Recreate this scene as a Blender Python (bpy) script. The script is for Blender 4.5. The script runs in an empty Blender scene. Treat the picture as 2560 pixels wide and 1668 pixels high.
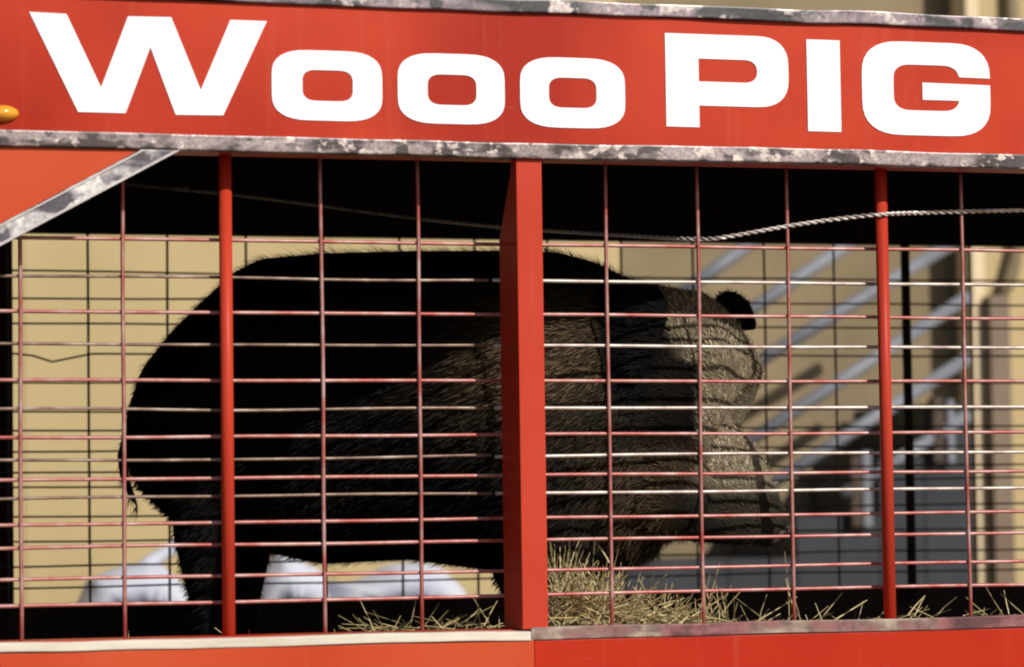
import bpy, bmesh, math, random
import numpy as np
from mathutils import Vector, Matrix, noise as mnoise

random.seed(7); rng = np.random.default_rng(7)
scene = bpy.context.scene
col = scene.collection
R_ = math.radians

# ------------------------------------------------------------------ camera
CAMH = 1.15                                   # lens height above the ground
CAM = np.array([-0.939, -6.223, CAMH - 0.007])
YAW, PITCH, ROLL, FPX = R_(17.40), R_(3.48), R_(-0.82), 7937.0
_cy, _sy, _cp, _sp = math.cos(YAW), math.sin(YAW), math.cos(PITCH), math.sin(PITCH)
_f = np.array([_sy*_cp, _cy*_cp, _sp]); _r = np.array([_cy, -_sy, 0.0]); _u = np.cross(_r, _f)
_c, _s = math.cos(ROLL), math.sin(ROLL)
_r, _u = _c*_r + _s*_u, -_s*_r + _c*_u
cd = bpy.data.cameras.new('camera'); cam = bpy.data.objects.new('camera', cd); col.objects.link(cam)
cam.matrix_world = Matrix([[_r[0], _u[0], -_f[0], CAM[0]], [_r[1], _u[1], -_f[1], CAM[1]],
                           [_r[2], _u[2], -_f[2], CAM[2]], [0, 0, 0, 1]])
cd.sensor_width = 36.0; cd.lens = FPX/2560*36.0
cd.clip_start = 0.1; cd.clip_end = 2000
cd.dof.use_dof = True; cd.dof.focus_distance = 6.75; cd.dof.aperture_fstop = 3.1
scene.camera = cam
scene.render.resolution_x = 1024; scene.render.resolution_y = 667

# ------------------------------------------------------------------ light
SUN_EL, SUN_AZ = R_(30.5), R_(22)               # azimuth measured to the right of the trailer side's normal
sd = Vector((math.sin(SUN_AZ)*math.cos(SUN_EL), -math.cos(SUN_AZ)*math.cos(SUN_EL), math.sin(SUN_EL)))
w = bpy.data.worlds.new('World'); scene.world = w; w.use_nodes = True
nt = w.node_tree; bg = nt.nodes['Background']
sky = nt.nodes.new('ShaderNodeTexSky'); sky.sky_type = 'NISHITA'; sky.sun_disc = False
sky.sun_elevation = SUN_EL; sky.sun_rotation = math.atan2(sd.x, sd.y)
nt.links.new(sky.outputs[0], bg.inputs[0]); bg.inputs[1].default_value = 0.08
sl = bpy.data.lights.new('sun', 'SUN'); sl.energy = 4.2; sl.angle = R_(0.53); sl.color = (1.0, 0.955, 0.88)
so = bpy.data.objects.new('sun', sl); col.objects.link(so)
so.rotation_euler = sd.to_track_quat('Z', 'Y').to_euler(); so.location = (3, -8, 12)
vs = scene.view_settings
vs.view_transform = 'Standard'; vs.look = 'None'; vs.gamma = 1.0; vs.use_curve_mapping = False; vs.exposure = -0.04

# ------------------------------------------------------------------ helpers
K = 2560/2380.0
def ray(u, v):
    d = _f + _r*(u-1280)/FPX - _u*(v-834)/FPX
    return d
def U(u, v, Y):                               # photo pixel (2560 wide) -> point at depth Y
    d = ray(u, v); return CAM + d*((Y-CAM[1])/d[1])
def V(x, y, Y): return U(x*K, y*K, Y)         # the same in a 2380 wide view

def mat(name, base, rough=0.6, metal=0.0, spec=0.5):
    m = bpy.data.materials.new(name); m.use_nodes = True
    b = m.node_tree.nodes['Principled BSDF']
    b.inputs['Base Color'].default_value = (*base, 1); b.inputs['Roughness'].default_value = rough
    b.inputs['Metallic'].default_value = metal; b.inputs['Specular IOR Level'].default_value = spec
    return m
def N(m, t): return m.node_tree.nodes.new(t)
def L(m, a, b): m.node_tree.links.new(a, b)
def ramp(m, fac, stops, interp='LINEAR'):
    r = N(m, 'ShaderNodeValToRGB'); r.color_ramp.interpolation = interp
    e = r.color_ramp.elements
    while len(e) < len(stops): e.new(0.5)
    for i, (p, c) in enumerate(stops):
        e[i].position = p; e[i].color = (*c, 1)
    L(m, fac, r.inputs[0]); return r.outputs[0]
def nz(m, scale, detail=4, rough=0.55, stretch=(1, 1, 1), dist=0.0, off=(0, 0, 0)):
    tc = N(m, 'ShaderNodeTexCoord'); mp = N(m, 'ShaderNodeMapping')
    mp.inputs['Scale'].default_value = stretch; mp.inputs['Location'].default_value = off
    n = N(m, 'ShaderNodeTexNoise'); n.inputs['Scale'].default_value = scale
    n.inputs['Detail'].default_value = detail; n.inputs['Roughness'].default_value = rough
    n.inputs['Distortion'].default_value = dist
    L(m, tc.outputs['Object'], mp.inputs[0]); L(m, mp.outputs[0], n.inputs['Vector'])
    return n.outputs['Fac']
def bsdf(m): return m.node_tree.nodes['Principled BSDF']
def mix(m, fac, a, b, mode='MIX'):
    x = N(m, 'ShaderNodeMix'); x.data_type = 'RGBA'; x.blend_type = mode
    if isinstance(fac, float): x.inputs[0].default_value = fac
    else: L(m, fac, x.inputs[0])
    for i, c in ((6, a), (7, b)):
        if isinstance(c, tuple): x.inputs[i].default_value = (*c, 1)
        else: L(m, c, x.inputs[i])
    return x.outputs[2]
def bump(m, h, strength=0.3, dist=0.002):
    b = N(m, 'ShaderNodeBump'); b.inputs['Strength'].default_value = strength; b.inputs['Distance'].default_value = dist
    L(m, h, b.inputs['Height']); L(m, b.outputs[0], bsdf(m).inputs['Normal'])

def wloc(o):
    v = Vector((0, 0, 0))
    while o is not None: v += o.location; o = o.parent
    return v
def link(name, me, m, parent=None, smooth=False):
    o = bpy.data.objects.new(name, me); col.objects.link(o)
    if m and not me.materials: me.materials.append(m)
    if parent is not None: o.parent = parent
    if smooth:
        for p in me.polygons: p.use_smooth = True
    return o
def obj(name, verts, faces, m, parent=None, smooth=False):
    off = np.array(wloc(parent)) if parent is not None else np.zeros(3)
    me = bpy.data.meshes.new(name)
    me.from_pydata([tuple(np.asarray(v) - off) for v in verts], [], faces); me.update()
    return link(name, me, m, parent, smooth)
def from_bm(name, bm, m, parent=None, smooth=False):
    off = wloc(parent) if parent is not None else Vector((0, 0, 0))
    bmesh.ops.translate(bm, verts=bm.verts, vec=-off)
    bmesh.ops.recalc_face_normals(bm, faces=bm.faces)
    me = bpy.data.meshes.new(name); bm.to_mesh(me); bm.free()
    return link(name, me, m, parent, smooth)
def box(name, x0, x1, y0, y1, z0, z1, m, parent=None, bev=0.0, wob=0.0):
    bm = bmesh.new(); bmesh.ops.create_cube(bm, size=1)
    for v in bm.verts:
        v.co = Vector(((x0+x1)/2 + v.co.x*(x1-x0), (y0+y1)/2 + v.co.y*(y1-y0), (z0+z1)/2 + v.co.z*(z1-z0)))
    if wob:
        n = max(2, int((x1-x0)/0.05))
        ed = [e for e in bm.edges if abs(e.verts[0].co.x - e.verts[1].co.x) > 1e-6]
        bmesh.ops.subdivide_edges(bm, edges=ed, cuts=n, use_grid_fill=True)
        for v in bm.verts:
            k = Vector((v.co.x*6, v.co.y*3, v.co.z*9))
            v.co.z += wob*mnoise.noise(k); v.co.y += wob*0.8*mnoise.noise(k + Vector((9, 2, 1)))
    if bev: bmesh.ops.bevel(bm, geom=[e for e in bm.edges if e.calc_face_angle(0) > 0.6], offset=bev, segments=2, affect='EDGES', profile=0.7)
    return from_bm(name, bm, m, parent)
def prism(name, pts, y0, y1, m, parent=None, bev=0.0):   # pts: (x, z) outline, extruded along Y
    bm = bmesh.new()
    a = [bm.verts.new((p[0], y0, p[1])) for p in pts]
    f = bm.faces.new(a)
    r = bmesh.ops.extrude_face_region(bm, geom=[f])
    bmesh.ops.translate(bm, verts=[e for e in r['geom'] if isinstance(e, bmesh.types.BMVert)], vec=(0, y1-y0, 0))
    if bev: bmesh.ops.bevel(bm, geom=[e for e in bm.edges if e.calc_face_angle(0) > 0.6], offset=bev, segments=2, affect='EDGES')
    return from_bm(name, bm, m, parent)
def tube_data(pts, rad, seg=8, cap=True):
    P = [Vector(p) for p in pts]; vs_, fs = [], []
    n = len(P)
    for i, p in enumerate(P):
        t = (P[min(i+1, n-1)] - P[max(i-1, 0)]).normalized()
        a = t.cross(Vector((0, 0, 1)) if abs(t.z) < 0.9 else Vector((0, 1, 0))).normalized(); b = t.cross(a)
        r = rad[i] if hasattr(rad, '__len__') else rad
        for k in range(seg):
            an = 2*math.pi*k/seg; vs_.append(p + (a*math.cos(an) + b*math.sin(an))*r)
    for i in range(n-1):
        for k in range(seg):
            k2 = (k+1) % seg
            fs.append((i*seg+k, i*seg+k2, (i+1)*seg+k2, (i+1)*seg+k))
    if cap: fs.append(tuple(range(seg))[::-1]); fs.append(tuple((n-1)*seg+k for k in range(seg)))
    return vs_, fs
def tube(name, pts, rad, m, parent=None, seg=8):
    v, f = tube_data(pts, rad, seg); return obj(name, v, f, m, parent, True)
def empty(name, loc): 
    o = bpy.data.objects.new(name, None); col.objects.link(o); o.location = loc; o.empty_display_size = 0.2; return o
def tag(o, label, cat, group=None):
    o['label'] = label; o['category'] = cat
    if group: o['group'] = group
    return o

# ------------------------------------------------------------------ materials
def red_paint(name, c, fade=(0.62, 0.16, 0.09), rough=0.38, off=0.0):
    m = mat(name, c, rough)
    bsdf(m).inputs['Specular IOR Level'].default_value = 0.12
    big = ramp(m, nz(m, 1.6, 3, 0.5, off=(off, 0, 0)), [(0.36, (0, 0, 0)), (0.62, (1, 1, 1))])
    cc = mix(m, big, c, fade)
    sp = ramp(m, nz(m, 60, 3, 0.7, stretch=(0.35, 1, 1.0)), [(0.66, (0, 0, 0)), (0.74, (1, 1, 1))])
    d = N(m, 'ShaderNodeMath'); d.operation = 'MULTIPLY'; d.inputs[1].default_value = 0.25; L(m, sp, d.inputs[0])
    cc = mix(m, d.outputs[0], cc, (0.30, 0.12, 0.09))
    st = ramp(m, nz(m, 9, 4, 0.6, stretch=(3.0, 1, 0.12)), [(0.58, (0, 0, 0)), (0.8, (1, 1, 1))])
    d2 = N(m, 'ShaderNodeMath'); d2.operation = 'MULTIPLY'; d2.inputs[1].default_value = 0.22; L(m, st, d2.inputs[0])
    cc = mix(m, d2.outputs[0], cc, (0.58, 0.14, 0.08))
    L(m, cc, bsdf(m).inputs['Base Color'])
    bump(m, nz(m, 3.5, 2), 0.25, 0.004)
    return m
M_red = red_paint('red_paint', (0.34, 0.018, 0.005), (0.52, 0.046, 0.016))
M_red_faded = red_paint('faded_red_paint', (0.46, 0.048, 0.014), (0.52, 0.075, 0.026), off=3.0)
M_red_dark = red_paint('deep_red_paint', (0.46, 0.032, 0.014), (0.52, 0.05, 0.022), off=7.0)
M_post = red_paint('post_red_paint', (0.46, 0.038, 0.018), (0.51, 0.055, 0.028), off=5.0)
M_red_deep = red_paint('glossy_red_paint', (0.38, 0.018, 0.005), (0.45, 0.027, 0.008), off=11.0)
M_pipe = red_paint('pipe_red_paint', (0.42, 0.032, 0.018), (0.48, 0.05, 0.026), off=2.0)
def white_paint():
    m = mat('white_vinyl', (0.84, 0.85, 0.88), 0.35)
    L(m, ramp(m, nz(m, 5, 4, 0.6), [(0.3, (0.78, 0.80, 0.86)), (0.65, (0.86, 0.87, 0.90))]), bsdf(m).inputs['Base Color'])
    return m
M_white = white_paint()
def plain_noise(name, a, b, scale=6, rough=0.8, stretch=(1, 1, 1), bmp=0.2):
    m = mat(name, a, rough, 0, 0.3)
    n = nz(m, scale, 5, 0.6, stretch)
    L(m, ramp(m, n, [(0.3, a), (0.7, b)]), bsdf(m).inputs['Base Color'])
    if bmp: bump(m, n, bmp, 0.004)
    return m
def trim_mat(name, cols, scale=9, metal=0.35, stretch=(1, 1, 2.2), rough=0.38, off=0):
    m = mat(name, cols[0], rough, metal)
    n = nz(m, scale, 3, 0.55, stretch, 0.3, (off, 0, 0))
    k = len(cols)
    c = ramp(m, n, [(0.33 + 0.36*i/(k-1), cc) for i, cc in enumerate(cols)])
    f = ramp(m, nz(m, scale*7, 4, 0.7, (1, 1, 0.7), 0, (off, 3, 0)), [(0.36, (0.35, 0.33, 0.33)), (0.52, (1, 1, 1))])
    L(m, mix(m, 0.55, c, f, 'MULTIPLY'), bsdf(m).inputs['Base Color'])
    bump(m, n, 0.4, 0.003)
    return m
def mottled(name, base, dark, pale, sc=14, tilt=0.0, off=0, dk=(0.47, 0.56), pk=(0.55, 0.62), stx=0.45):  # noise patches of a dark and a pale tone over the base
    m = mat(name, base, 0.42, 0.2)
    def tn(scale, st, o):
        n = nz(m, scale, 3, 0.6, st, 0.0, o)
        mp = n.node.inputs['Vector'].links[0].from_node; mp.inputs['Rotation'].default_value = (0, tilt, 0); return n
    big = tn(sc, (stx, 1, 1.1), (off, 0, 0)); med = tn(sc*2.6, (0.8, 1, 1.0), (off+5, 1, 0)); fine = tn(sc*9, (1, 1, 1), (off+2, 4, 0))
    v = ramp(m, fine, [(0.35, (0.55, 0.55, 0.55)), (0.65, (1.2, 1.2, 1.2))])
    c = mix(m, ramp(m, big, [(dk[0], (0, 0, 0)), (dk[1], (1, 1, 1))]), base, dark)
    c = mix(m, ramp(m, med, [(pk[0], (0, 0, 0)), (pk[1], (1, 1, 1))]), c, pale)
    c = mix(m, ramp(m, tn(sc*1.9, (0.7, 1, 1), (off+11, 2, 0)), [(0.57, (0, 0, 0)), (0.64, (1, 1, 1))]), c, dark)
    L(m, mix(m, 0.8, c, v, 'MULTIPLY'), bsdf(m).inputs['Base Color'])
    bump(m, med, 0.35, 0.003)
    return m
M_trim = mottled('worn_metal_trim', (0.30, 0.235, 0.235), (0.045, 0.03, 0.032), (0.56, 0.47, 0.42), 15)
M_trim_top = mottled('worn_roof_trim', (0.26, 0.20, 0.22), (0.03, 0.028, 0.032), (0.50, 0.42, 0.40), 9, off=4)
M_trim_brace = mottled('brace_metal_trim', (0.46, 0.42, 0.43), (0.07, 0.06, 0.075), (0.60, 0.57, 0.55), 9, tilt=-0.48, off=9, dk=(0.5, 0.56), stx=0.35)
M_bead = plain_noise('pale_bead_metal', (0.42, 0.37, 0.36), (0.62, 0.57, 0.55), 12, 0.45)
M_trim_cream = plain_noise('cream_sill_strip', (0.56, 0.49, 0.39), (0.70, 0.64, 0.54), 16, 0.6, (0.5, 1, 2), 0.4)
M_trim_maroon = trim_mat('stained_sill_strip', [(0.10, 0.03, 0.035), (0.26, 0.09, 0.09), (0.22, 0.13, 0.11), (0.42, 0.33, 0.25), (0.2, 0.07, 0.07)], 6, 0.1, (1, 1, 2.5), 0.55, 6)
def wire_mat(name, a, b, c, metal=0.25, rough=0.42):
    m = mat(name, a, rough, metal)
    n = nz(m, 14, 5, 0.65)
    L(m, ramp(m, n, [(0.34, a), (0.52, b), (0.66, c)]), bsdf(m).inputs['Base Color'])
    return m
M_wire_red = wire_mat('worn_red_wire', (0.34, 0.06, 0.05), (0.40, 0.17, 0.15), (0.48, 0.30, 0.27))
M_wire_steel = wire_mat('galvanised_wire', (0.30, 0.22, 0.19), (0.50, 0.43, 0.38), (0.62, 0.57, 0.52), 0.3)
M_wire_brown = wire_mat('brown_wire', (0.10, 0.05, 0.035), (0.22, 0.14, 0.10), (0.36, 0.28, 0.22), 0.2)
M_wire_dark = wire_mat('weathered_dark_wire', (0.03, 0.018, 0.012), (0.05, 0.03, 0.02), (0.09, 0.055, 0.04), 0.1, 0.7)
M_cable = wire_mat('twisted_cable_steel', (0.35, 0.28, 0.25), (0.6, 0.54, 0.5), (0.72, 0.67, 0.62), 0.4)
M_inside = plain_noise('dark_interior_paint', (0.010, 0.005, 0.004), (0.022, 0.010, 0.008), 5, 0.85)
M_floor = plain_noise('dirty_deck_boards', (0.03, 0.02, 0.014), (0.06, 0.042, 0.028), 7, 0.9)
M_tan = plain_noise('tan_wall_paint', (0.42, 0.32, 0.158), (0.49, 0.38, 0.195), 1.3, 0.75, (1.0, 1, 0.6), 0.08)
M_tan2 = plain_noise('shaded_tan_wall_paint', (0.17, 0.13, 0.075), (0.29, 0.22, 0.125), 1.1, 0.8, (1, 1, 1), 0.1)  # tan wall with the shade beside the stair put into its colour
M_cream = mat('cream_corner_trim', (0.66, 0.52, 0.33), 0.6)
M_brown = plain_noise('brown_downspout', (0.16, 0.11, 0.075), (0.22, 0.16, 0.11), 4, 0.6)
M_rail = plain_noise('galvanised_rail', (0.13, 0.135, 0.16), (0.24, 0.245, 0.275), 3, 0.5)
M_slate = plain_noise('dark_slate_paint', (0.017, 0.019, 0.025), (0.032, 0.035, 0.043), 3, 0.6)
M_roofing = plain_noise('brown_roofing', (0.12, 0.09, 0.07), (0.2, 0.15, 0.11), 3, 0.8)
M_ground = plain_noise('dusty_gravel', (0.16, 0.14, 0.11), (0.25, 0.22, 0.17), 2.5, 0.95)
M_wood = plain_noise('weathered_table_wood', (0.2, 0.14, 0.09), (0.32, 0.24, 0.16), 8, 0.8, (0.3, 3, 3))
M_sack = plain_noise('white_woven_sack', (0.50, 0.51, 0.60), (0.60, 0.61, 0.68), 5, 0.75, (1, 1, 1), 0.3)
M_amber = mat('amber_lens', (0.80, 0.34, 0.03), 0.18)
M_rubber = mat('tyre_rubber', (0.02, 0.02, 0.02), 0.8)
M_steel = mat('wheel_steel', (0.5, 0.5, 0.5), 0.4, 0.6)

def attr_mat(name, rough, spec=0.4):
    m = mat(name, (0.1, 0.1, 0.1), rough, 0, spec)
    a = N(m, 'ShaderNodeVertexColor'); a.layer_name = 'coat'
    L(m, a.outputs[0], bsdf(m).inputs['Base Color']); return m
M_skin = attr_mat('boar_hide', 0.85, 0.05)
M_hair = attr_mat('boar_bristle', 0.7, 0.08)
M_straw = attr_mat('dry_straw', 0.6, 0.3)

# ------------------------------------------------------------------ ground
g = obj('ground', [(-300, -300, 0), (300, -300, 0), (300, 300, 0), (-300, 300, 0)], [(0, 1, 2, 3)], M_ground)
g['kind'] = 'structure'

# ------------------------------------------------------------------ trailer
YF, YW, YB = -0.13, 0.0, 1.70                # front face, near wire plane, far wire plane
X0, X1 = -1.25, 4.3
def zat(u, v, Y): return float(U(u, v, Y)[2])
Z_ptop = zat(1700, 47, YF)                    # red header panel top
Z_pbot = 0.5*(zat(860, 349, YF) + zat(2550, 384, YF))
Z_hbot = 0.5*(zat(860, 389, YF) + zat(2550, 418, YF))
Z_roof = Z_ptop + 0.027
Z_sill = 0.5*(zat(860, 1583, YF) + zat(2550, 1538, YF))
Z_sbot = 0.5*(zat(860, 1611, YF) + zat(2550, 1570, YF))
Z_floor = CAMH - 0.32
Z_ceil = Z_roof - 0.06
Z_fh = CAMH + 0.748; Z_fs = CAMH - 0.187
print('Z', Z_ptop, Z_pbot, Z_hbot, Z_sill, Z_sbot, Z_floor, Z_fh, Z_fs)
T = empty('livestock_trailer', (1.5, 0.8, 0.0))
tag(T, 'red livestock trailer with white lettering and wire mesh sides', 'trailer')

hp = box('header_panel', X0, X1, YF, YF+0.03, Z_pbot, Z_ptop, M_red, T)
box('header_backing', X0+.03, X1-.03, YF+0.032, -0.02, Z_hbot+0.003, Z_ptop-0.004, M_red_dark, T)
box('header_trim', X0, X1, YF-0.012, YF+0.028, Z_hbot, Z_pbot-0.0005, M_trim, T, 0.003, 0.0035)
box('roof_trim', X0-.01, X1+.01, YF-0.012, YF+0.03, Z_ptop+0.0005, Z_roof, M_trim_top, T, 0.003, 0.004)
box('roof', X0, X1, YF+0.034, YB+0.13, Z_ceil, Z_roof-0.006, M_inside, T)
for k in range(7):                            # roof bows
    xb = X0 + 0.5 + k*0.72
    box('roof_bow', xb-0.02, xb+0.02, -0.018, YB-0.03, Z_ceil-0.035, Z_ceil-0.001, M_inside, T)
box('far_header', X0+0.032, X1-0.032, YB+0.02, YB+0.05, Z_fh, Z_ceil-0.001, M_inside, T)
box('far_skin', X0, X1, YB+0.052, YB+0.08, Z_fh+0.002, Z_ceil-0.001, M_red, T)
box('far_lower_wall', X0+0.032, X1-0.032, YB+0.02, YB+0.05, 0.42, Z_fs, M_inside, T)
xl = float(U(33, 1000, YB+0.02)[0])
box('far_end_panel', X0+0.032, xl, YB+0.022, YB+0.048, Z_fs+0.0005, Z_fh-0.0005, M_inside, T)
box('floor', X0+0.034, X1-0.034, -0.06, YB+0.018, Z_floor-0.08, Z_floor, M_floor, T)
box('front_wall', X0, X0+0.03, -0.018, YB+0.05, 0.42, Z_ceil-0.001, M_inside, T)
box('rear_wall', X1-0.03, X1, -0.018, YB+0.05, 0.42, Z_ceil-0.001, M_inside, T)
# lower side: two panels meeting below the centre post, a strip on each
xj = float(U(1335, 1600, YF)[0]); xs = float(U(1326, 1575, YF)[0])
box('lower_panel', X0, xj-0.001, YF-0.004, YF+0.03, 0.42, Z_sbot, M_red_faded, T, 0.002)
box('lower_panel', xj+0.001, X1, YF, YF+0.03, 0.42, Z_sbot-0.001, M_red_deep, T, 0.002)
box('sill_strip', X0, xs-0.001, YF-0.009, YF+0.03, Z_sbot+0.0005, Z_sill-0.006, M_trim_cream, T, 0.003, 0.004)
box('sill_strip', xs+0.001, X1, YF-0.004, YF+0.03, Z_sbot+0.0005, Z_sill+0.001, M_trim_maroon, T, 0.002, 0.002)
box('sill_rail', X0+0.03, X1-0.03, -0.099, 0.012, Z_sill-0.05, Z_sill-0.004, M_red_dark, T, 0.003)
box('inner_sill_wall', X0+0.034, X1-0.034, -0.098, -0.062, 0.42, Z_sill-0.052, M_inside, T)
# triangular brace panel in the upper left corner
def XZ(x, y, Y=YF):
    p = V(x, y, Y); return (float(p[0]), float(p[2]))
zz = Z_hbot - 0.001
A, B = XZ(318, 352), XZ(0, 520)
sl_ = (A[1]-B[1])/(A[0]-B[0])
xa = A[0] + (zz - A[1])/sl_
gp = prism('brace_panel', [(X0+0.001, zz), (xa, zz), (X0+0.001, zz - sl_*(xa - X0))], YF, YF+0.028, M_red_faded, T)
th = 0.050
tr = prism('brace_trim', [(xa+0.002, zz), (xa+0.078, zz), (X0+0.001, zz - sl_*(xa + 0.078 - X0)), (X0+0.001, zz - sl_*(xa + 0.002 - X0))],
           YF-0.010, YF+0.029, M_trim_brace, T, 0.003)
ln_ = math.hypot(1, sl_); nx_, nz_ = -sl_/ln_, 1/ln_
for (e0, e1) in ((0.003, 0.010), (0.067, 0.077)):
    prism('edge_bead', [(xa+e0, zz-0.001), (xa+e1, zz-0.001), (X0+0.002, zz-0.001 - sl_*(xa + e1 - X0)), (X0+0.002, zz-0.001 - sl_*(xa + e0 - X0))], YF-0.0135, YF-0.0102, M_bead, tr)
# marker lamp at the left
pl = U(6, 284, YF)
lamp = empty('unused', (0, 0, 0)); bpy.data.objects.remove(lamp)
bm = bmesh.new(); bmesh.ops.create_uvsphere(bm, u_segments=20, v_segments=12, radius=1)
for v in bm.verts:
    v.co = Vector((pl[0] + v.co.x*0.032, YF + min(v.co.y, 0.02)*0.026, pl[2] + v.co.z*0.016))
lens = from_bm('marker_lamp', bm, M_amber, T, True); lens['label'] = 'amber marker lamp at left end of lettered panel'
# uprights
pc0, pc1 = U(1298, 900, YF)[0], U(1362, 900, YF)[0]
ztop = Z_hbot + 0.0005
px0, px1 = float(pc0), float(pc1)
box('centre_post', px0, px1, YF+0.002, YF+0.012, Z_sill-0.003, ztop-0.002, M_post, T, 0.0025)
bm = bmesh.new()                              # side web of the post, narrow at its head
zt = zat(1255, 600, -0.02)
out = [(YF+0.013, Z_sill-0.003), (-0.002, Z_sill-0.003), (-0.002, zt), (YF+0.028, ztop-0.002), (YF+0.013, ztop-0.002)]
a = [bm.verts.new((px0+0.001, y, z)) for y, z in out]; f = bm.faces.new(a)
r = bmesh.ops.extrude_face_region(bm, geom=[f])
bmesh.ops.translate(bm, verts=[e for e in r['geom'] if isinstance(e, bmesh.types.BMVert)], vec=(0.005, 0, 0))
from_bm('post_web', bm, M_post, T)
for (u0, u1) in ((563, 572), (2205, 2222)):
    p0, p1 = U(u0, 600, -0.028), U(u1, 1400, -0.028)
    xx = 0.5*(p0[0] + p1[0])
    tube('pipe_upright', [(xx, -0.028, Z_sill-0.004), (xx, -0.028, Z_hbot+0.004)], 0.0132, M_post if u0 < 1000 else M_pipe, T, 16)
# near mesh: hog-panel wires
PW = 0.2032
def hwire(name, xa_, xb_, y, z, rad, m, wob=0.0015, bends=()):
    pts = []
    n = int((xb_-xa_)/0.05) + 1; ph = random.random()*50
    for i in range(n+1):
        x = xa_ + (xb_-xa_)*i/n
        dz = wob*2*mnoise.noise(Vector((x*2.2, ph, 0)))
        for (bx, bw, bd) in bends: dz += bd*math.exp(-((x-bx)/bw)**2)
        pts.append((x, y + wob*mnoise.noise(Vector((x*2.0, ph, 7))), z + dz))
    return tube(name, pts, rad, m, T, 6)
def vwire(name, x, y, z0, z1, rad, m, wob=0.0015):
    ph = random.random()*50; pts = []
    for i in range(15):
        z = z0 + (z1-z0)*i/14
        pts.append((x + wob*2*mnoise.noise(Vector((z*2.5, ph, 0))), y, z))
    return tube(name, pts, rad, m, T, 6)
for k in range(-5, 21):
    if k in (2, 9): continue
    vwire('upright_wire', k*PW, 0.0, Z_sill-0.008, Z_hbot+0.02, 0.0042, M_wire_red)
red_rows = [0.574, 0.429, 0.293, 0.181] + [zat(480, y, 0) - CAMH for y in (1196, 1307, 1364, 1441)] + [-0.148]
for z in red_rows:
    hwire('cross_wire', X0+0.034, X1-0.034, 0.0072, CAMH+z, 0.0043, M_wire_red)
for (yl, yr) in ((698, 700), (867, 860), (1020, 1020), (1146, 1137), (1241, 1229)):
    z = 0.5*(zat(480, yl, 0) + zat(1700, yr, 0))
    hwire('cross_wire', X0+0.034, px0-0.02, 0.0075, z, 0.0036, M_wire_brown, 0.003)  # darker brown wire left of the centre post, paler one to its right
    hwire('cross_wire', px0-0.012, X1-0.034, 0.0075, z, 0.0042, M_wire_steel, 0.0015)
# far mesh
for k in range(-6, 18):
    x = 0.427 + k*PW
    if x < xl - 0.3 or x > X1 - 0.05: continue
    if k == 11: tube('pipe_upright', [(x, YB-0.02, Z_fs-0.03), (x, YB-0.02, Z_fh+0.02)], 0.0125, M_inside, T, 12); continue
    vwire('upright_wire', x, YB, Z_fs-0.03, Z_fh+0.03, 0.0034, M_wire_dark)
xb1 = float(U(140, 890, YB)[0]); xb2 = float(U(60, 690, YB)[0])
for yl in (678, 744, 808, 884, 957, 1030, 1076, 1130, 1182, 1219, 1292, 1355, 1415, 1470):
    z = zat(110, yl, YB)
    b = ((xb1, 0.05, -0.022),) if yl == 884 else ()
    hwire('cross_wire', max(X0+0.05, xl-0.3), X1-0.05, YB+0.0065, z, 0.0029, M_wire_dark, 0.002, b)
# wheels
def wheel(x, y):
    t = T
    v, f = tube_data([(x, y-0.1, 0.33), (x, y-0.095, 0.33), (x, y-0.06, 0.33), (x, y+0.06, 0.33), (x, y+0.095, 0.33), (x, y+0.1, 0.33)], [0.2, 0.3, 0.33, 0.33, 0.3, 0.2], 28)
    ty = obj('wheel', v, f, M_rubber, T, True)
    v, f = tube_data([(x, y-0.106, 0.33), (x, y+0.106, 0.33)], 0.17, 20); obj('rim', v, f, M_steel, ty)
for x in (1.2, 2.1):
    for y in (0.12, 1.5): wheel(x, y)
box('axle_beam', 1.15, 1.25, 0.23, 1.39, 0.28, 0.38, M_inside, T); box('axle_beam', 2.05, 2.15, 0.23, 1.39, 0.28, 0.38, M_inside, T)
for y in (0.45, 1.2): box('chassis_rail', X0+.04, X1-.04, y-0.04, y+0.04, 0.385, Z_floor-0.081, M_inside, T)

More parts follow.
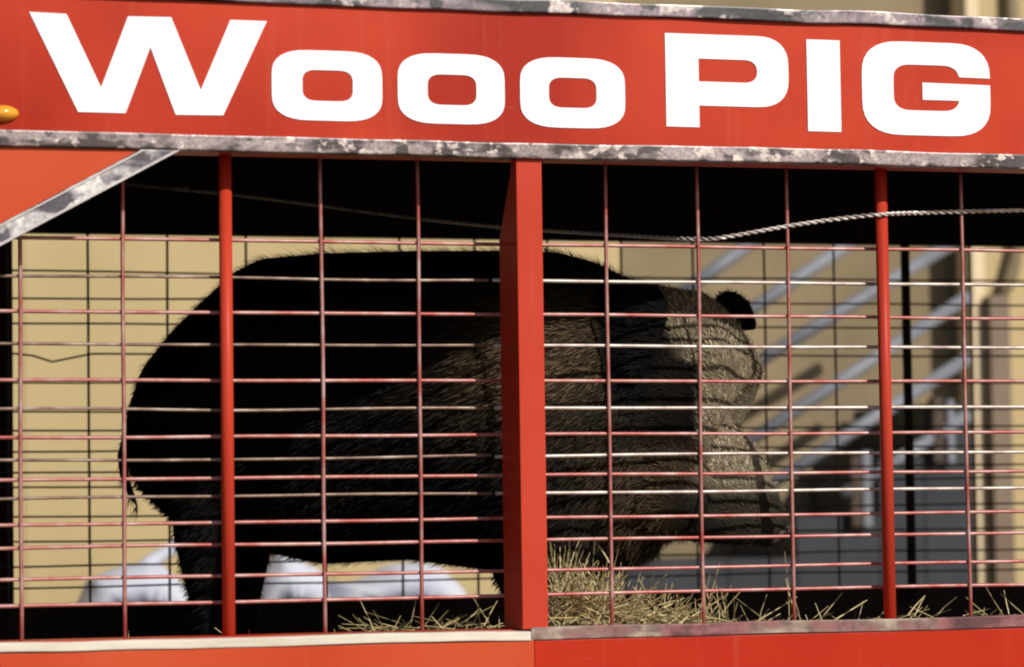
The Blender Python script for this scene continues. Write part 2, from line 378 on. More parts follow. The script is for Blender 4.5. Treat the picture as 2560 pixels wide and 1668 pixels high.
# lettering --------------------------------------------------------------
YL = YF - 0.0012
def rr(x0, y0, x1, y1, rx, ry, pw=2.4, n=9):          # rounded rectangle (clockwise in photo pixels)
    pts = []
    for (cx, cy, a0) in ((x1-rx, y0+ry, -90), (x1-rx, y1-ry, 0), (x0+rx, y1-ry, 90), (x0+rx, y0+ry, 180)):
        for i in range(n):
            a = R_(a0 + 90*i/(n-1)); c, s = math.cos(a), math.sin(a)
            pts.append((cx + rx*math.copysign(abs(c)**(2/pw), c), cy + ry*math.copysign(abs(s)**(2/pw), s)))
    return pts
def letter(name, loops, local=True):
    allp = [p for l in loops for p in l]
    uc = 0.5*(min(p[0] for p in allp) + max(p[0] for p in allp)); vc = 0.5*(min(p[1] for p in allp) + max(p[1] for p in allp))
    c0 = U(uc, vc, YL); sx = (U(uc+1, vc, YL) - U(uc-1, vc, YL))[0]/2; sz = (U(uc, vc-1, YL) - U(uc, vc+1, YL))[2]/2
    cu = bpy.data.curves.new(name, 'CURVE'); cu.dimensions = '2D'; cu.fill_mode = 'BOTH'; cu.extrude = 0.0008
    off = wloc(hp)
    for l in loops:
        s = cu.splines.new('POLY'); s.points.add(len(l)-1); s.use_cyclic_u = True
        for i, (u, v) in enumerate(l):
            if local: x, z = c0[0] + (u-uc)*sx, c0[2] - (v-vc)*sz
            else:
                q = U(u, v, YL); x, z = q[0], q[2]
            s.points[i].co = (x - off.x, z - off.z, 0, 1)
    tmp = bpy.data.objects.new(name+'_tmp', cu); col.objects.link(tmp)
    dg = bpy.context.evaluated_depsgraph_get(); me = bpy.data.meshes.new_from_object(tmp.evaluated_get(dg))
    bpy.data.objects.remove(tmp)
    me.name = name; me.materials.clear(); me.materials.append(M_white)
    me.transform(Matrix(((1, 0, 0, 0), (0, 0, -1, YL - off.y), (0, 1, 0, 0), (0, 0, 0, 1))))
    o = bpy.data.objects.new('letter', me); col.objects.link(o); o.parent = hp
    return o
S = 2.501
Wp = [(183,75),(415,88),(632,548),(800,103),(1070,108),(1255,565),(1440,125),(1668,133),(1395,722),(1098,718),(940,295),(785,708),(488,700)]
letter('letter_w', [[(x/S, y/S) for x, y in Wp]], False)
for (o, i) in (((680,127,956,302), (756,176,882,253)), ((995,135,1262,310), (1069,187,1191,263)), ((1301,145,1563,320), (1372,195,1491,270))):
    letter('letter_o', [rr(*o, 95, 62, 2.5), rr(*i, 36, 28, 2.5)])
# P
bowl = rr(1600, 88, 1972, 266, 80, 72, 2.4)
right = [p for p in bowl if p[0] > 1880]
letter('letter_p', [[(1665, 88)] + right + [(1747, 266), (1747, 320), (1665, 320)],
                    [(1747, 149)] + [p for p in rr(1700, 149, 1893, 206, 34, 28, 2.4) if p[0] > 1858] + [(1747, 206)]])
letter('letter_i', [[(2018, 100), (2101, 100), (2101, 329), (2018, 329)]])
go = rr(2156, 106, 2476, 339, 100, 84, 2.5); gi = rr(2234, 163, 2398, 277, 44, 36, 2.5)
n9 = 9
top_r, bot_r, bot_l, top_l = go[0:9], go[9:18], go[18:27], go[27:36]
itr, ibr, ibl, itl = gi[0:9], gi[9:18], gi[18:27], gi[27:36]
itr = [p for p in itr if p[1] < 190]
gpoly = top_l + [p for p in top_r if p[1] < 192] + [(2474, 192), (2400, 191)] + itr[::-1] + itl[::-1] + ibl[::-1] + ibr[::-1][:8] + [(2398, 250), (2306, 250), (2306, 207), (2476, 209)] + bot_r + bot_l
letter('letter_g', [gpoly])

# ------------------------------------------------------------------ cable under the roof
cp_ = [(290,427,1.71),(420,440,1.52),(540,452,1.35),(745,478,1.08),(970,508,0.8),(1150,527,0.6),(1265,536,0.46),(1410,545,0.28),(1560,554,0.10),(1640,556,0.03),
       (1700,549,-0.004),(1830,526,-0.006),(1940,510,-0.006),(2045,499,-0.046),(2140,495,-0.008),(2240,492,-0.008),(2400,489,-0.008),(2600,488,-0.006),(3000,500,-0.006)]
P0 = [Vector(V(*p)) for p in cp_]
dense = []
for i in range(len(P0)-1):
    a, b = P0[max(i-1, 0)], P0[i]; c, d = P0[i+1], P0[min(i+2, len(P0)-1)]
    for k in range(40):
        t = k/40.0
        dense.append(0.5*((2*b) + (c-a)*t + (2*a-5*b+4*c-d)*t*t + (3*b-a-3*c+d)*t**3))
av, af = [], []
acc = 0.0
for s in range(2):
    pts = []; acc = 0
    for i, p in enumerate(dense):
        if i: acc += (p - dense[i-1]).length
        t = (dense[min(i+1, len(dense)-1)] - dense[max(i-1, 0)]).normalized()
        n1 = t.cross(Vector((0, 0, 1))).normalized(); n2 = t.cross(n1)
        an = acc*2*math.pi/0.035 + s*math.pi
        pts.append(p + (n1*math.cos(an) + n2*math.sin(an))*0.0026)
    v, f = tube_data(pts, 0.0028, 6); o = len(av); av += v; af += [tuple(i+o for i in q) for q in f]
cab = obj('steel_cable', av, af, M_cable, None, True)
tag(cab, 'twisted steel cable strung slackly below the trailer roof behind the mesh', 'cable')
q = V(432, 440, 1.5); bm = bmesh.new(); bmesh.ops.create_cube(bm, size=0.012)
bmesh.ops.bevel(bm, geom=bm.edges[:], offset=0.003, segments=1, affect='EDGES'); bmesh.ops.translate(bm, verts=bm.verts, vec=Vector(q))
from_bm('cable_clip', bm, M_steel, cab)

# ------------------------------------------------------------------ the boar
def lerp_tab(tab, x):
    xs_ = [t[0] for t in tab]; return float(np.interp(x, xs_, [t[1] for t in tab]))
depth_tab = [(300,1.17),(600,1.02),(950,0.80),(1300,0.54),(1420,0.48),(1500,0.44),(1600,0.41),(1840,0.36)]
ax0, ax1 = V(330, 900, 1.15), V(1500, 900, 0.48)
axis = np.array([ax1[0]-ax0[0], ax1[1]-ax0[1], 0]); axis /= np.linalg.norm(axis)
lat = np.array([axis[1], -axis[0], 0])        # toward the camera side
if lat[1] > 0: lat = -lat
def ring_pts(top, bot, hw, e=2.2, n=28, egg=0.0):
    top, bot = np.array(top), np.array(bot); c = (top+bot)/2; h = (top-bot)/2
    out = []
    for k in range(n):
        a = 2*math.pi*k/n; s, co = math.sin(a), math.cos(a)
        ls = math.copysign(abs(s)**(2/e), s); lc = math.copysign(abs(co)**(2/e), co)
        out.append(c + h*lc + lat*hw*ls*(1 + egg*lc))
    return out
def loft(bm, rings):
    vr = [[bm.verts.new(tuple(p)) for p in r] for r in rings]; n = len(vr[0])
    for a, b in zip(vr[:-1], vr[1:]):
        for k in range(n): bm.faces.new((a[k], a[(k+1) % n], b[(k+1) % n], b[k]))
    for r in (vr[0], vr[-1]):
        c = bm.verts.new(tuple(sum((np.array(v.co) for v in r), np.zeros(3))/n))
        for k in range(n): bm.faces.new((r[k], r[(k+1) % n], c))
def limb(bm, pts, rads, n=16, flat=1.0):
    v, f = tube_data(pts, rads, n); vv = [bm.verts.new(tuple(x)) for x in v]
    for q_ in f: bm.faces.new([vv[i] for i in q_])
def D(x): return lerp_tab(depth_tab, x)
bm = bmesh.new()
body = [(300,1000,1085,.03),(325,915,1120,.09),(360,835,1165,.145),(430,752,1225,.19),(500,685,1275,.22),(560,630,1290,.235),(620,600,1285,.25),(750,588,1312,.265),
        (950,583,1302,.28),(1150,582,1328,.285),(1290,585,1340,.275),(1380,608,1340,.255),(1450,642,1325,.225),(1520,672,1300,.19)]
loft(bm, [ring_pts(V(x, t, D(x)), V(x, b, D(x)), hw, 2.15, 28, -0.06) for x, t, b, hw in body])
head = [((1450,650),(1390,1330),.20),((1560,668),(1440,1310),.185),((1640,680),(1490,1285),.165),((1708,745),(1525,1268),.15),((1755,815),(1550,1262),.14),((1772,858),(1570,1258),.12),
        ((1680,938),(1585,1258),.086),((1708,988),(1612,1260),.082),((1756,1035),(1640,1262),.076),((1783,1085),(1670,1264),.070),((1805,1140),(1700,1266),.064),((1824,1195),(1738,1266),.060),((1828,1215),(1765,1264),.055)]
HD = lambda x: D(x)
loft(bm, [ring_pts(V(*a, HD(a[0])), V(*b, HD(a[0])), hw, 2.3, 24, 0.0) for a, b, hw in head])
# brow ridges and cheek
def blob(c, r, sc=(1, 1, 1)):
    res = bmesh.ops.create_icosphere(bm, subdivisions=3, radius=r)
    for v in res['verts']: v.co = Vector((v.co.x*sc[0], v.co.y*sc[1], v.co.z*sc[2])) + Vector(tuple(c))
hc = V(1640, 900, D(1640))
for sgn in (1, -1):
    blob(V(1668, 850, D(1668)) + lat*sgn*0.085, 0.06, (1, 1, 1.2))
    blob(V(1560, 1120, D(1560)) + lat*sgn*0.10, 0.115, (1, .8, 1.1))
# nose disc rim
nt_, nb_ = V(1833, 1203, D(1833)), V(1778, 1266, D(1833))
loft(bm, [ring_pts(nt_ + (np.array([-0.010, 0, 0.012])), nb_ + np.array([-0.010, 0, .012]), .060), ring_pts(nt_ + np.array([0.004, 0, -0.003]), nb_ + np.array([0.004, 0, -0.003]), .064), ring_pts(nt_ + np.array([0.014, 0, -0.012]), nb_ + np.array([0.014, 0, -0.012]), .056)])
# legs
zf = Z_floor
def leg(x, y, sgn, upper, kneedx, r):
    t = V(x, y, D(x)) + lat*sgn*0.12
    p = [t, t + np.array([0.0, 0, -upper*0.5])]
    k = np.array([t[0]+kneedx, t[1], zf+0.16]); an = np.array([t[0]+kneedx*0.3, t[1], zf+0.055]); ft = np.array([t[0]+kneedx*0.3+0.03, t[1], zf+0.004])
    limb(bm, p + [k, an, ft], [r, r*0.92, r*0.55, r*0.38, r*0.5])
leg(528, 1150, 1, 0.2, 0.0, 0.088); leg(516, 1150, -1, 0.2, 0.0, 0.088)
leg(1330, 1180, 1, 0.2, 0.0, 0.112); leg(1190, 1180, -1, 0.2, 0.0, 0.112)
# ears
def ear(base, tip, wv, thick):
    base, tip, wv = map(np.array, (base, tip, wv)); rr_ = []
    ax = tip-base; nrm = np.cross(ax, wv); nrm /= np.linalg.norm(nrm)
    for t, w_ in ((0, .7), (.2, 1.0), (.45, 1.02), (.7, .75), (.9, .38), (1.0, .10)):
        c = base + ax*t; rr_.append([c + wv*w_*math.cos(2*math.pi*k/12) + nrm*thick*math.sin(2*math.pi*k/12) for k in range(12)])
    loft(bm, rr_)
eb = V(1520, 680, D(1500)) + lat*0.15; et = V(1535, 890, D(1500)) + lat*0.235
ear(eb, et, axis*0.072 + np.array([0, 0, .01]), 0.014)
eb = V(1640, 690, D(1600)) - lat*0.12; et = V(1712, 752, D(1600)) - lat*0.20
ear(eb, et, np.array([.035, 0, .035]), 0.014)
tmp = from_bm('boar_tmp', bm, None)
md = tmp.modifiers.new('r', 'REMESH'); md.mode = 'VOXEL'; md.voxel_size = 0.0095
md = tmp.modifiers.new('s', 'SMOOTH'); md.factor = 0.5; md.iterations = 5
dg = bpy.context.evaluated_depsgraph_get()
bme = bpy.data.meshes.new_from_object(tmp.evaluated_get(dg)); bpy.data.objects.remove(tmp)
BASE = Vector((float(V(900, 1000, D(900))[0]), float(D(900)), Z_floor))
bme.name = 'boar'; bme.materials.clear(); bme.materials.append(M_skin)
nv = len(bme.vertices); co = np.empty(nv*3); bme.vertices.foreach_get('co', co); co = co.reshape(-1, 3)
no = np.empty(nv*3); bme.vertices.foreach_get('normal', no); no = no.reshape(-1, 3)

# coat colours in the animal's own frame: along its axis and height
def sz_of(p): return (p - np.array(BASE)) @ axis, p[:, 2]
prof = [(1590,660),(1650,680),(1710,745),(1748,820),(1752,870),(1715,945),(1730,995),(1760,1035),(1787,1085),(1808,1140),(1826,1190)]
pp = np.array([V(a, b, D(a)) for a, b in prof]); ps = np.stack([(pp - np.array(BASE)) @ axis, pp[:, 2]], 1)
lt = (V(1500, 800, D(1500)) - np.array(BASE))
sh = np.array([(V(1310, 850, D(1310)) - np.array(BASE)) @ axis, V(1310, 850, D(1310))[2]])
JZ = float(V(1560, 1010, .4)[2])
def coat(p, noise_v):
    s, z = sz_of(p); q_ = np.stack([s, z], 1)
    d = np.full(len(p), 9.0); tpar = np.zeros(len(p))
    for i in range(len(ps)-1):
        a, b = ps[i], ps[i+1]; ab = b-a; t = np.clip(((q_-a) @ ab)/(ab@ab), 0, 1)
        dd = np.linalg.norm(q_ - (a + t[:, None]*ab), axis=1)
        better = dd < d; d = np.where(better, dd, d); tpar = np.where(better, (i+t)/(len(ps)-1), tpar)
    wid = np.interp(tpar, [0, .3, .42, .5, .58, .7, .85, 1], [.12, .13, .10, .06, .07, .125, .165, .15])
    face = np.clip((1.0 - d/wid)*3.0, 0, 1)
    face = face*np.clip((s - lt @ axis - 0.02)/0.06, 0, 1)
    pale = np.stack([0.36+0.22*tpar, 0.285+0.20*tpar, 0.185+0.145*tpar], 1)
    black = np.array([0.006, 0.005, 0.0045])
    g_ = np.exp(-(((s-sh[0])/0.20)**2 + ((z-sh[1])/0.16)**2))*0.8 + np.clip((s-sh[0])/0.25, 0, 1)*np.clip((JZ-z)/0.06, 0, 1)*0.55
    g_ = np.clip(g_*(0.35+1.3*noise_v), 0, 1)
    griz = np.array([0.13, 0.088, 0.048])
    c = black + (griz-black)*(g_**1.5)[:, None]
    c = c*(1-face[:, None]) + pale*face[:, None]*(0.12+1.45*noise_v**1.3)[:, None]
    snout = np.clip((V(1800, 1112, .4)[2] - z)/0.045, 0, 1)*np.clip((s - (V(1600, 1200, .45)-np.array(BASE))@axis)/0.03, 0, 1)
    c = c*(1-0.92*snout[:, None]) + np.array([0.022, 0.018, 0.016])*0.92*snout[:, None]
    # dark ears
    return np.clip(c, 0.004, 1)
earbox = []
def isear(p):
    m = np.zeros(len(p), bool)
    for (e0, e1, r0) in ((V(1520,680,D(1500))+lat*0.16, V(1535,890,D(1500))+lat*0.235, .092), (V(1655,702,D(1600))-lat*0.13, V(1712,752,D(1600))-lat*0.20, .055)):
        ab = e1-e0; t = np.clip(((p-e0) @ ab)/(ab@ab), 0, 1); m |= np.linalg.norm(p-(e0+t[:, None]*ab), axis=1) < r0*(1-0.3*t)
    return m
em = isear(co)
cc = coat(co, np.full(nv, 0.35))*0.6; cc[em] = (0.004, 0.0037, 0.0035)
at = bme.color_attributes.new('coat', 'FLOAT_COLOR', 'POINT')
at.data.foreach_set('color', np.concatenate([cc, np.ones((nv, 1))], 1).ravel())
bme.transform(Matrix.Translation(-BASE))
boar = link('boar', bme, M_skin, None, True); boar.location = BASE
tag(boar, 'large black boar with pale grizzled snout standing inside the red cage', 'boar')
# bristles
bme.calc_loop_triangles()
tri = np.empty(len(bme.loop_triangles)*3, np.int32); bme.loop_triangles.foreach_get('vertices', tri); tri = tri.reshape(-1, 3)
A_, B_, C_ = co[tri[:, 0]], co[tri[:, 1]], co[tri[:, 2]]
ar = np.linalg.norm(np.cross(B_-A_, C_-A_), axis=1)
cen = (A_+B_+C_)/3; s_c, z_c = sz_of(cen)
wgt = ar*np.where(s_c > (lt@axis) - 0.02, 5.0, np.where(s_c > (lt@axis) - 0.3, 2.0, 1.0))
NH = 60000
idx = rng.choice(len(tri), NH, p=wgt/wgt.sum())
r1, r2 = rng.random(NH), rng.random(NH); fl = r1+r2 > 1; r1[fl], r2[fl] = 1-r1[fl], 1-r2[fl]
hp_ = A_[idx] + (B_[idx]-A_[idx])*r1[:, None] + (C_[idx]-A_[idx])*r2[:, None]
hn = no[tri[idx, 0]]
sH, zH = sz_of(hp_); hv = rng.random(NH)
face_w = np.clip((sH - lt@axis)/0.1, 0, 1)
comb = -axis*(1-face_w)[:, None]*0.9 + np.array([0, 0, -1.0])*(0.55 + 0.0*face_w)[:, None] + (np.array([0, 0, 0.9])-axis*0.35)*face_w[:, None]
comb = comb - hn*np.sum(comb*hn, 1)[:, None]
comb /= np.linalg.norm(comb, axis=1)[:, None] + 1e-6
crest = np.clip((hn[:, 2]-0.75)/0.25, 0, 1)*(1-face_w)
lenH = (0.017 + 0.017*rng.random(NH))*(1-0.45*face_w) + crest*0.008
dirv = comb + hn*(0.20 + 0.2*rng.random(NH))[:, None] + rng.normal(0, 1, (NH, 3))*(0.22 + 0.18*face_w)[:, None]
dirv /= np.linalg.norm(dirv, axis=1)[:, None]
side = np.cross(dirv, hn); side /= np.linalg.norm(side, axis=1)[:, None] + 1e-6
wd = ((0.0011 + 0.0008*rng.random(NH))*(1-0.35*face_w))[:, None]
p0a = hp_ - hn*0.002 - side*wd; p0b = hp_ - hn*0.002 + side*wd
pm = hp_ + dirv*(lenH*0.55)[:, None]; p1a = pm - side*wd*0.8; p1b = pm + side*wd*0.8
pt = hp_ + (dirv*0.93 + comb*0.15)*lenH[:, None]
HV = np.stack([p0a, p0b, p1b, p1a, pt], 1).reshape(-1, 3) - np.array(BASE)
ii = np.arange(NH)*5
lp = np.stack([ii, ii+1, ii+2, ii+3, ii+3, ii+2, ii+4], 1).ravel()
hm = bpy.data.meshes.new('bristle_coat')
hm.vertices.add(len(HV)); hm.vertices.foreach_set('co', HV.ravel())
hm.loops.add(len(lp)); hm.loops.foreach_set('vertex_index', lp.astype(np.int32))
hm.polygons.add(NH*2)
st_ = np.stack([np.arange(NH)*7, np.arange(NH)*7+4], 1).ravel(); tot = np.tile([4, 3], NH)
hm.polygons.foreach_set('loop_start', st_.astype(np.int32)); hm.polygons.foreach_set('loop_total', tot.astype(np.int32))
hm.update(calc_edges=True); hm.validate()
hcol = coat(hp_, hv); he = isear(hp_); hcol[he] = (0.004, 0.0037, 0.0035)
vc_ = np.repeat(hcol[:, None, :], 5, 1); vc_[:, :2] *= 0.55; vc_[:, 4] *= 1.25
at = hm.color_attributes.new('coat', 'FLOAT_COLOR', 'POINT')
at.data.foreach_set('color', np.concatenate([vc_.reshape(-1, 3), np.ones((NH*5, 1))], 1).ravel())
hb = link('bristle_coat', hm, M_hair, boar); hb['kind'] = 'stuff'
# eyes, nostrils, tail, tusk
M_eye = mat('wet_dark_eye', (0.008, 0.006, 0.005), 0.08)
for sgn in (1, -1):
    c = V(1662, 898, D(1662)) + lat*sgn*0.135
    bm = bmesh.new(); bmesh.ops.create_uvsphere(bm, u_segments=14, v_segments=10, radius=0.013); bmesh.ops.translate(bm, verts=bm.verts, vec=Vector(c))
    from_bm('eye', bm, M_eye, boar, True)
M_nose = plain_noise('moist_snout_pad', (0.04, 0.03, 0.028), (0.11, 0.075, 0.07), 30, 0.35)
nc = (nt_+nb_)/2 + np.array([0.014, 0, -0.0105])
hh = (nt_-nb_)/2
nn = np.cross(hh, lat); nn /= np.linalg.norm(nn); 
if nn[0] < 0: nn = -nn
bm = bmesh.new(); loft(bm, [ring_pts(nc + hh*0.86 - nn*0.006, nc - hh*0.86 - nn*0.006, .052, n=20), ring_pts(nc + hh*0.84 + nn*0.004, nc - hh*0.84 + nn*0.004, .050, n=20)])
pad = from_bm('snout_pad', bm, M_nose, boar, True)
for sgn in (1, -1):
    c = nc + lat*sgn*0.022 + nn*0.0042
    bm = bmesh.new(); loft(bm, [ring_pts(c + hh*0.30, c - hh*0.30, .010, n=12), ring_pts(c + hh*0.28 + nn*0.002, c - hh*0.28 + nn*0.002, .009, n=12)])
    from_bm('nostril', bm, M_eye, pad)
M_tail = plain_noise('dark_tail_hide', (0.012, 0.01, 0.009), (0.02, 0.017, 0.015), 20)
tp = [V(330,960,D(300)), V(300,1010,D(300)), V(284,1060,D(300)), V(288,1105,D(300)), V(305,1150,D(300)), V(318,1175,D(300))]
tv, tf = tube_data(tp, [0.016, 0.015, 0.012, 0.010, 0.008, 0.003], 10)
for i in range(70):
    t = random.choice([1, 2, 3, 3, 4, 4, 5]); b = Vector(tp[t]); d = Vector((random.gauss(-.1, .45), random.gauss(0, .3), -1)).normalized()
    s = Vector((0.0011, 0, 0)); ln = random.uniform(.025, .06); o = len(tv)
    tv += [b-s, b+s, b+d*ln]; tf.append((o, o+1, o+2))
obj('tail', tv, tf, M_tail, boar, False)

# ------------------------------------------------------------------ straw on the deck
sv, sf, sc_ = [], [], []
def straw(p, d, ln, wdt, c):
    p, d = Vector(p), Vector(d).normalized()
    s = d.cross(Vector((random.gauss(0, 1), random.gauss(0, 1), random.gauss(0, 1)))).normalized()*wdt
    s2 = d.cross(s).normalized()*wdt
    bend = Vector((random.gauss(0, .12), random.gauss(0, .12), random.gauss(-.05, .1)))*ln
    o = len(sv); m_ = p + d*ln*0.5 + bend*0.4; e_ = p + d*ln + bend
    for c_, k in ((p, 1), (m_, 0.9), (e_, 0.5)):
        sv.extend([c_ + s*k, c_ - s*0.5*k + s2*0.8*k, c_ - s*0.5*k - s2*0.8*k])
    for a in (0, 3):
        for k in range(3): sf.append((o+a+k, o+a+(k+1) % 3, o+a+3+(k+1) % 3, o+a+3+k))
    sc_.extend([c]*9)
def scol():
    t = random.random(); b = random.uniform(0.5, 1.05)
    return ((0.50+0.14*t)*b, (0.40+0.13*t)*b, (0.18+0.10*t)*b)
# heap by the near sill, right of the post; its height follows the heap's outline
heap = [(1275, 1330), (1330, 1345), (1400, 1365), (1450, 1370), (1530, 1385), (1600, 1395), (1680, 1405), (1760, 1425)]
for i in range(2100):
    x = random.triangular(1268, 1790, 1330); Y = random.uniform(0.03, 0.42)
    topz = V(x, lerp_tab(heap, x), 0.05)[2]*1.0
    b = V(x, 1400, Y); zt_ = max(Z_floor+0.01, Z_floor + (topz - Z_floor)*random.random()**0.45*(1-0.35*Y/0.42))
    straw((b[0], Y, zt_-0.02), (random.gauss(0, 1), random.gauss(0, .6), random.gauss(0.2, .55)), random.uniform(.04, .12), random.uniform(.0011, .0019), scol())
for i in range(110):
    x = random.triangular(1275, 1480, 1300); Y = random.uniform(0.03, 0.3); b = V(x, 1400, Y)
    straw((b[0], Y, V(x, lerp_tab(heap, x), .05)[2]-0.05), (random.gauss(0, .45), random.gauss(0, .3), 1), random.uniform(.06, .13), random.uniform(.0011, .0018), scol())
for (xr, n, zt_) in (((840, 1165), 260, Z_sill+0.004), ((1790, 2420), 340, Z_sill-0.005), ((100, 840), 200, Z_sill-0.05)):
    for i in range(n):
        x = random.uniform(*xr); Y = random.uniform(0.02, 0.2); b = V(x, 1430, Y)
        straw((b[0], Y, Z_floor + (zt_-Z_floor)*random.random()**.5), (random.gauss(0, 1), random.gauss(0, .5), random.gauss(0.05, .3)), random.uniform(.03, .1), random.uniform(.0010, .0016), scol())
for (x, y, dx, dz, ln) in ((1640,1430,.25,-1,.1),(1655,1425,-.3,1,.09),(1850,1435,-.35,1,.10),(1835,1430,.2,1,.12),(2110,1430,.55,1,.06),(2125,1432,.4,1,.05),(2345,1428,-.4,1,.05),(1418,1310,-.35,1,.045),(1330,1400,.3,1,.11),(1385,1360,-.5,1,.07),(1300,1390,.25,1,.12)):
    straw(V(x, y, 0.04), (dx, 0, abs(dz)), ln, .0018, (0.62, .52, .3))
st = obj('straw_bedding', sv, sf, M_straw)
at = st.data.color_attributes.new('coat', 'FLOAT_COLOR', 'POINT')
at.data.foreach_set('color', np.concatenate([np.array(sc_), np.ones((len(sc_), 1))], 1).ravel())
st['kind'] = 'stuff'; tag(st, 'loose dry yellow straw heaped along the near sill', 'straw')

# ------------------------------------------------------------------ sacks on a table behind the trailer
YT = 4.35; zt_ = zat(400, 1516, YT-0.25) - 0.004
tx0, tx1 = float(V(100, 1400, YT)[0]), float(V(1200, 1400, YT)[0])
tb = empty('work_table', ((tx0+tx1)/2, YT, 0)); tag(tb, 'low wooden work table behind the cage carrying white sacks', 'table')
box('tabletop', tx0, tx1, YT-0.35, YT+0.35, zt_-0.04, zt_, M_wood, tb, 0.004)
for x in (tx0+0.06, tx1-0.06):
    for y in (YT-0.29, YT+0.29): box('leg', x-0.03, x+0.03, y-0.03, y+0.03, 0, zt_-0.0405, M_wood, tb)
def sack(poly, dep, label, seed):
    P2 = [V(x, y, YT) for x, y in poly]; P2 = [np.array([p[0], max(p[2], zt_)]) for p in P2]
    # resample outline smoothly
    n = 48; ps_ = np.array(P2 + [P2[0]]); seg = np.r_[0, np.cumsum(np.linalg.norm(np.diff(ps_, axis=0), axis=1))]
    tt = np.linspace(0, seg[-1], n, endpoint=False); out_ = np.stack([np.interp(tt, seg, ps_[:, 0]), np.interp(tt, seg, ps_[:, 1])], 1)
    cx = out_[:, 0].mean(); cz = zt_
    vs_, fs = [], []; M_ = 13
    for j in range(M_):
        t = -1 + 2*j/(M_-1); s = max(0.02, (1-abs(t)**2.6))**0.5
        for k in range(n):
            x, z = cx + (out_[k, 0]-cx)*(0.35+0.65*s), cz + (out_[k, 1]-cz)*s
            pN = Vector((x*9+seed, t*2.2, z*9)); d = 0.012*mnoise.noise(pN) + 0.02*(0.5-abs(mnoise.noise(pN*1.6)))
            up = min(1.0, (z-zt_)/0.05)
            vs_.append((x + d*up*0.6, YT + t*dep + d*up, max(zt_+0.001, z + d*up*0.5)))
    for j in range(M_-1):
        for k in range(n): fs.append((j*n+k, j*n+(k+1) % n, (j+1)*n+(k+1) % n, (j+1)*n+k))
    fs.append(tuple(range(n))); fs.append(tuple((M_-1)*n+k for k in range(n))[::-1])
    o = obj('feed_sack', vs_, fs, M_sack, None, True); tag(o, label, 'sack', 'white sacks behind the cage'); return o
s1 = sack([(180,1412),(205,1350),(260,1328),(330,1308),(372,1314),(400,1340),(425,1370),(445,1412)], 0.22, 'white sack slumped left of the hind leg, neck flopped upward', 1.0)
tube('sack_neck', [V(318,1335,YT), V(350,1305,YT), V(390,1282,YT), V(425,1262,YT), V(448,1252,YT)], [0.03, 0.024, 0.022, 0.030, 0.034], M_sack, s1, 12)
sack([(585,1412),(605,1345),(640,1287),(668,1292),(715,1318),(745,1335),(758,1412)], 0.18, 'white peaked sack just right of the hind leg', 5.0)
sack([(752,1412),(762,1352),(815,1358),(870,1335),(900,1316),(960,1308),(1010,1318),(1045,1352),(1082,1412)], 0.24, 'widest white sack lying below the belly of the boar', 9.0)

# ------------------------------------------------------------------ buildings behind
YA = 6.0
xcr = float(U(2432, 900, YA)[0])              # corner of the right-hand building
bl = empty('metal_shed', (-2.0, YA+2, 0)); tag(bl, 'plain sunlit tan building behind the left half of the cage', 'building')
xa1 = float(V(1440, 600, YA)[0])
pw = 1.22; x = xa1; k = 0
while x > -9:
    box('wall_panel', x-pw+0.004, x, YA + (0.004 if k % 2 else 0), YA+0.08, 0, 5.2, M_tan, bl); x -= pw; k += 1
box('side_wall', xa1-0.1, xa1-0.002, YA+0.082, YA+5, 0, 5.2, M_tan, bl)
box('roof', -9.2, xa1+0.25, YA-0.3, YA+5.2, 5.2005, 5.4, M_roofing, bl)
br = empty('tan_house', (xcr+2, YA+2, 0)); tag(br, 'tan building with pale corner and brown downspout at right edge', 'building')
box('front_wall', xcr+0.06, xcr+7, YA, YA+0.12, 0, 5.6, M_tan, br)
box('corner_trim', xcr, xcr+0.058, YA-0.012, YA+0.13, 0, 5.6, M_cream, br, 0.004)
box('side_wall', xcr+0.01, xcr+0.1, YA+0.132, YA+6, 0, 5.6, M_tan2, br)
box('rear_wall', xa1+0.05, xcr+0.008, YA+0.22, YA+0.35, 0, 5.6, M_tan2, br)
box('roof', xcr-0.02, xcr+7.2, YA-0.4, YA+6.2, 5.6005, 5.85, M_roofing, br)
xd0, xd1 = float(V(2288, 1000, YA)[0]), float(V(2334, 1000, YA)[0]); zd = float(V(2300, 690, YA)[2])
box('downspout', xd0, xd1, YA-0.08, YA-0.004, 0.0, zd, M_brown, br, 0.008)
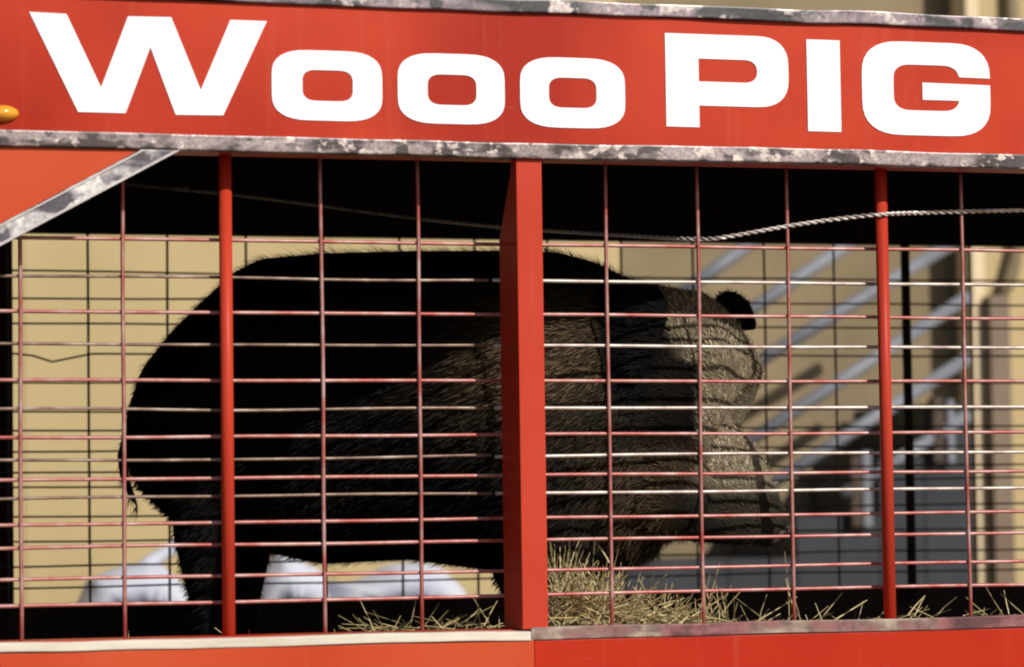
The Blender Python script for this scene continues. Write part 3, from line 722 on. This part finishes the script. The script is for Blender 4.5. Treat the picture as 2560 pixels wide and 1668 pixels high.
xe = float(V(2345, 600, YA)[0])
tube('downspout_offset', [(0.5*(xd0+xd1), YA-0.045, zd-0.03), (0.5*(xd0+xd1)+0.06, YA-0.055, zd+0.06), (xe+0.02, YA-0.05, zd+0.22), (xe+0.02, YA-0.05, 5.5)], 0.03, M_tan2, br, 10)
# outside stair between the buildings
YS = YA - 0.55
sx0, sx1 = float(V(1500, 1200, YS)[0]), float(V(2250, 1200, YS)[0])
stc = empty('stair', (sx1-0.8, YS+0.5, 0)); tag(stc, 'dark slate outside stair with pale sloping pipe rails beside the tan house', 'stair')
lv = [(1400, 1305), (1690, 1300), (1850, 1200), (2045, 1062), (2150, 940), (2252, 820)]
for i in range(len(lv)-1):
    xa_, xb_ = float(V(lv[i][0], 1200, YS)[0]), float(V(lv[i+1][0], 1200, YS)[0])
    if i == len(lv)-2: xb_ = sx1+0.02
    zt2 = float(V(lv[i][0], lv[i][1], YS)[2])
    box('step', xa_+0.002, xb_-0.002, YS, YS+0.7, 0, zt2, M_slate, stc, 0.004)
for (a, b) in (((1560,697),(1790,534)), ((1660,776),(2010,542)), ((1690,884),(2250,543)), ((1700,1052),(2250,690)), ((1780,1132),(2250,832)), ((1960,1150),(2250,965))):
    p, q = V(*a, YS-0.03), V(*b, YS-0.03)
    if q[0] > sx1+0.3: q = q
    tube('sloping_rail', [p, q], 0.027, M_rail, stc, 12)
for (xx, y0, y1, wdt, m_) in ((1982, 1062, 1195, 26, M_wire_dark), (2006, 1050, 1195, 20, M_rail), (2172, 925, 1048, 26, M_wire_dark), (2200, 930, 1048, 16, M_rail)):
    p0, p1 = V(xx, y0, YS-0.02), V(xx, y1, YS-0.02); hw = wdt*K*13.2/FPX/2
    box('baluster', p0[0]-hw, p0[0]+hw, YS-0.06, YS-0.003, float(p1[2])-0.05, float(p0[2]), m_, stc, 0.004)

# ------------------------------------------------------------------ render settings
scene.render.engine = 'CYCLES'
try:
    scene.cycles.max_bounces = 8; scene.cycles.filter_width = 2.0
except Exception: pass
